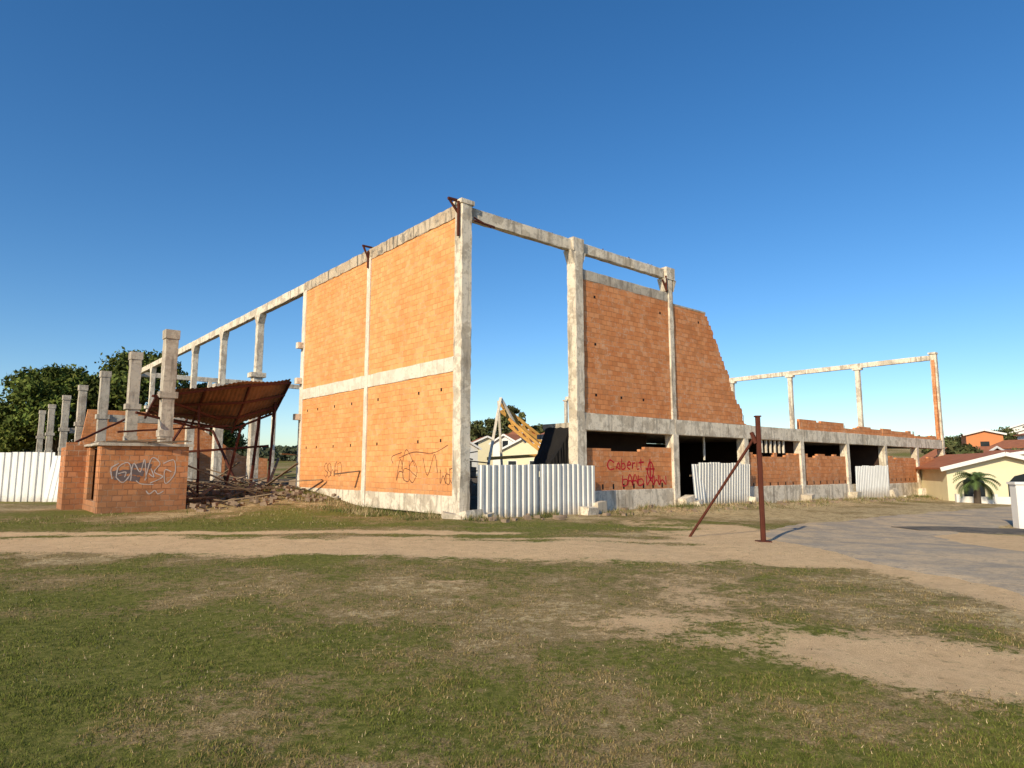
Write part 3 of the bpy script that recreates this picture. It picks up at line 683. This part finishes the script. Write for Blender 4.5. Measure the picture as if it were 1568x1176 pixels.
for i,(x,y,H,R) in enumerate([(-5,125,10,4.5),(0,130,12.5,3.5),(-9,130,9,4),(10,140,6,4),(84,125,4.5,4),(112,145,5,5),(20,135,5,4),(125,150,5,5),(48,70,4.2,2.5),(6,135,9,4),(58,76,4,2.6),(80,108,6,3)]): far_tree('distant_tree',x,y,H,R,30+i)
R_=np.random.default_rng(5); nl=40000
X=R_.uniform(-260,260,nl); Y=195+R_.uniform(-14,14,nl); hh=(1.2+3.2*vn(X,Y,.07,20)*vn(X,Y,.2,21)*1.6)*np.where(X<-30,1.6,1); Z=tz(X,Y)+R_.random(nl)**.7*hh
p=np.stack([X,Y,Z],-1); u=R_.normal(size=(nl,3)); u/=np.linalg.norm(u,axis=1)[:,None]; w=np.cross(u,R_.normal(size=(nl,3))); w/=np.linalg.norm(w,axis=1)[:,None]
V=np.stack([p-u*.7,p+w*.5,p+u*.7,p-w*.5],1).reshape(-1,3); c=np.array([.08,.095,.055])[None]*R_.uniform(.5,1.3,nl)[:,None]
fastmesh('distant_tree_line',V,np.arange(nl*4).reshape(-1,4),LEAF,np.repeat(c,4,0))
def palm(x,y,h,fl,seed):
    T=empty('palm_tree',(x,y,tzf(x,y))); m=MB(); rr=random.Random(seed)
    m.tube([(0,0,-.2),(.03,0,h*.5),(0,0,h)],[.2,.17,.15],8); m.obj('trunk',BARK,T)
    V=[];F=[];C=[]
    for i in range(26):
        th=rr.uniform(0,6.28); el=rr.uniform(-.1,1.3); n=14; px,pz=0.,h
        for k in range(n):
            e_=el-k*.13; px2=px+fl/n*math.cos(e_); pz2=pz+fl/n*math.sin(e_)
            L=.32*math.sin((k+1)/n*2.9)+.05
            for s_ in(-1,1):
                a=Vector((px*math.cos(th),px*math.sin(th),pz)); b=Vector((px2*math.cos(th),px2*math.sin(th),pz2))
                sd=Vector((-math.sin(th)*s_,math.cos(th)*s_,-.35)).normalized(); o=len(V)
                V+= [a,b,(a+b)/2+sd*L+(b-a)*1.2]; F.append((o,o+1,o+2)); cc=rr.uniform(.7,1.3); C+=[(.09*cc,.14*cc,.045*cc)]*3
            px,pz=px2,pz2
    fastmesh('fronds',np.array([tuple(v) for v in V]),np.array(F),LEAF,np.array(C),T)
palm(27.6,39.3,1.3,1.5,1); palm(31.5,38.6,.5,1.0,2)

# ------------------------------------------------ houses
def house(name,x,y,rot,w,d,h,rh,wall,roof,ov=.4,gable_front=True,win=True):
    z=tzf(x,y); H=empty(name,(x,y,z),rot); m=MB(); m.box(-w/2,w/2,0,d,-1.5,h); m.obj('walls',wall,H)
    m=MB(); m.prism([(-w/2,h+.002),(w/2,h+.002),(0,h+rh-.05)],'y',.001,d-.001); m.obj('gables',wall,H)
    m=MB(); t_=.12; k=rh/(w/2)
    for s_ in(-1,1):
        m.add([(0,-ov,h+rh),(s_*(w/2+ov),-ov,h-k*ov),(s_*(w/2+ov),d+ov,h-k*ov),(0,d+ov,h+rh),(0,-ov,h+rh+t_),(s_*(w/2+ov),-ov,h-k*ov+t_),(s_*(w/2+ov),d+ov,h-k*ov+t_),(0,d+ov,h+rh+t_)],
          [(0,1,2,3),(4,7,6,5),(0,4,5,1),(1,5,6,2),(2,6,7,3)])
    m.obj('roof',roof,H)
    m=MB()
    for s_ in(-1,1):
        m.member((0,-ov-.03,h+rh+.0),(s_*(w/2+ov),-ov-.03,h-k*ov+.0),.06,.26,c=.01,jit=0,seg=9)
    m.obj('fascia',WHITE,H)
    if win:
        m=MB();f=MB()
        for i in range(max(1,int(w/3))):
            cx=-w/2+w*(i+.5)/max(1,int(w/3)); m.box(cx-.55,cx+.55,-.02,.1,1.0,2.1); f.box(cx-.63,cx+.63,-.012,.05,.92,2.18)
        if h>4:
            for i in range(int(w/3)):
                cx=-w/2+w*(i+.5)/int(w/3); m.box(cx-.55,cx+.55,-.02,.1,4.0,5.1)
        for yy in np.arange(1.5,d-1,3): m.box(-w/2-.02,-w/2+.1,yy,yy+1.1,1.0,2.1)
        m.obj('windows',GLASS,H); f.obj('window_frames',WHITE,H)
    return H
H=house('cream_house',31.3,42.0,math.radians(-14),6.4,9,2.2,.85,CREAM,TILE,.5,win=False)
m=MB()
m.prism([(-2.3,.3),(-1.1,.3),(-1.1,1.3),(-1.35,1.55),(-1.7,1.65),(-2.05,1.55),(-2.3,1.3)],'y',-.02,.1)
m.prism([(.2,0),(2.4,0),(2.4,1.2),(2.0,1.65),(1.3,1.85),(.6,1.65),(.2,1.2)],'y',-.02,.1); m.obj('arched_openings',GLASS,H)
m=MB(); m.box(-3.6,4.5,-2.6,-2.45,-.4,.45)
for i in range(9): m.box(-3.7+i*1.0,-3.5+i*1.0,-2.65,-2.4,-.4,.6)
m.obj('garden_wall',WHITE,H)
house('brown_roof_house',41,52,math.radians(-25),12,9,2.6,1.0,CREAM,TILE)
house('white_house',52,66,math.radians(10),9,8,3.0,1.0,WHITE,TILE)
ORW=m_plain('orange_render',(.62,.24,.10),.2,1); GRW=m_plain('grey_render',(.45,.43,.40),.3,1); TILE2=m_plain('dark_roof_tiles',(.20,.10,.07),.5,2)
for (nm,x,y,r_,w,d,h,rh,wl) in [('orange_house',70,97,-.5,4.5,6,6.2,.6,ORW),('distant_house',84,108,-.6,9,8,3.4,1.3,WHITE),('distant_house',64,88,-.4,8,8,2.6,1.2,CREAM),('distant_house',100,125,-.7,11,9,4.5,1.6,WHITE),
   ('distant_house',90,100,-.7,9,9,3.2,1.4,CREAM),('distant_house',120,150,-.5,12,9,5,2,WHITE),('distant_house',104,112,-.3,10,9,3,1.4,CREAM),
   ('distant_house',56,70,-.3,7,7,3.0,1.2,WHITE),('distant_house',62,74,-.9,7,6,3.8,1.2,GRW),('distant_house',70,84,.2,6,7,4.6,1.0,WHITE),('distant_house',76,88,-.6,8,7,4.8,1.4,CREAM),('distant_house',58,79,.3,6,7,3.4,1.3,ORW),('distant_house',82,96,-.2,7,7,6.2,.7,WHITE),('distant_house',66,78,-1.,6,6,3.2,1.5,CREAM),
   ('distant_house',6,110,.1,7,8,5.5,1.2,WHITE),('distant_house',-4,105,.2,8,8,4.2,1.8,CREAM),('distant_house',1.5,90,-.2,6,8,3.7,1.5,CREAM),('distant_house',11,125,.0,6,8,8.5,.8,WHITE),('distant_house',14,118,.0,9,8,7,1.5,ORW),
   ('distant_house',-7.5,92,.5,6,7,3.9,1.6,WHITE),('distant_house',6.5,96,-.5,6,6,4.6,1.4,GRW),('distant_house',9.5,104,.3,6,7,6.6,1.1,WHITE),('distant_house',3,118,.4,8,7,6.0,1.8,ORW),('distant_house',-1,98,-.7,5,6,4.8,1.2,WHITE),('distant_house',-75,120,.5,10,8,5,2,WHITE)]:
    house(nm,x,y,r_,w,d,h,rh,wl,random.choice((TILE,TILE,TILE2)))
G_=empty('white_garden_wall',(16.75,21.8,tzf(16.7,21.8)),math.radians(-12))
m=MB(); m.member((0,0,-.2),(0,0,1.42),.42,.42,jit=.002); m.box(-.26,.26,-.26,.26,1.42,1.5); m.box(.2,9,-.08,.08,-.4,1.25)
for i in (3,6,9): m.member((i,0,-.4),(i,0,1.42),.36,.36,jit=.002)
m.obj('wall_and_pillars',WHITE,G_)

# ------------------------------------------------ light
w=bpy.data.worlds.new('World'); sc.world=w; w.use_nodes=True; nt=w.node_tree
sky=nt.nodes.new('ShaderNodeTexSky'); sky.sky_type='NISHITA'; sky.sun_disc=False
sky.sun_elevation=SUN_EL; sky.sun_rotation=math.pi+SUN_AZ; sky.air_density=1.0; sky.dust_density=.6; sky.ozone_density=3.0; sky.altitude=500
hs=nt.nodes.new('ShaderNodeHueSaturation'); hs.inputs['Saturation'].default_value=1.27; hs.inputs['Hue'].default_value=.502
nt.links.new(sky.outputs[0],hs.inputs['Color'])
bg=nt.nodes['Background']; bg.inputs['Strength'].default_value=.15; nt.links.new(hs.outputs[0],bg.inputs['Color'])
sl=bpy.data.lights.new('sun','SUN'); sl.energy=5.0; sl.angle=math.radians(.5); sl.color=(1,.85,.60)
so=bpy.data.objects.new('sun',sl); sc.collection.objects.link(so)
dirv=Vector((math.sin(SUN_AZ)*math.cos(SUN_EL),math.cos(SUN_AZ)*math.cos(SUN_EL),-math.sin(SUN_EL)))
so.rotation_euler=dirv.to_track_quat('-Z','Y').to_euler(); so.location=(-20,-30,30)
cam=bpy.data.cameras.new('camera'); cam.sensor_width=36; cam.lens=22.96; cam.clip_end=3000; cam.clip_start=.05
co_=bpy.data.objects.new('camera',cam); sc.collection.objects.link(co_); co_.location=(0,0,1.6); co_.rotation_euler=(math.radians(97.2),0,0)
sc.camera=co_
sc.view_settings.view_transform='Standard'; sc.view_settings.look='None'; sc.view_settings.exposure=0
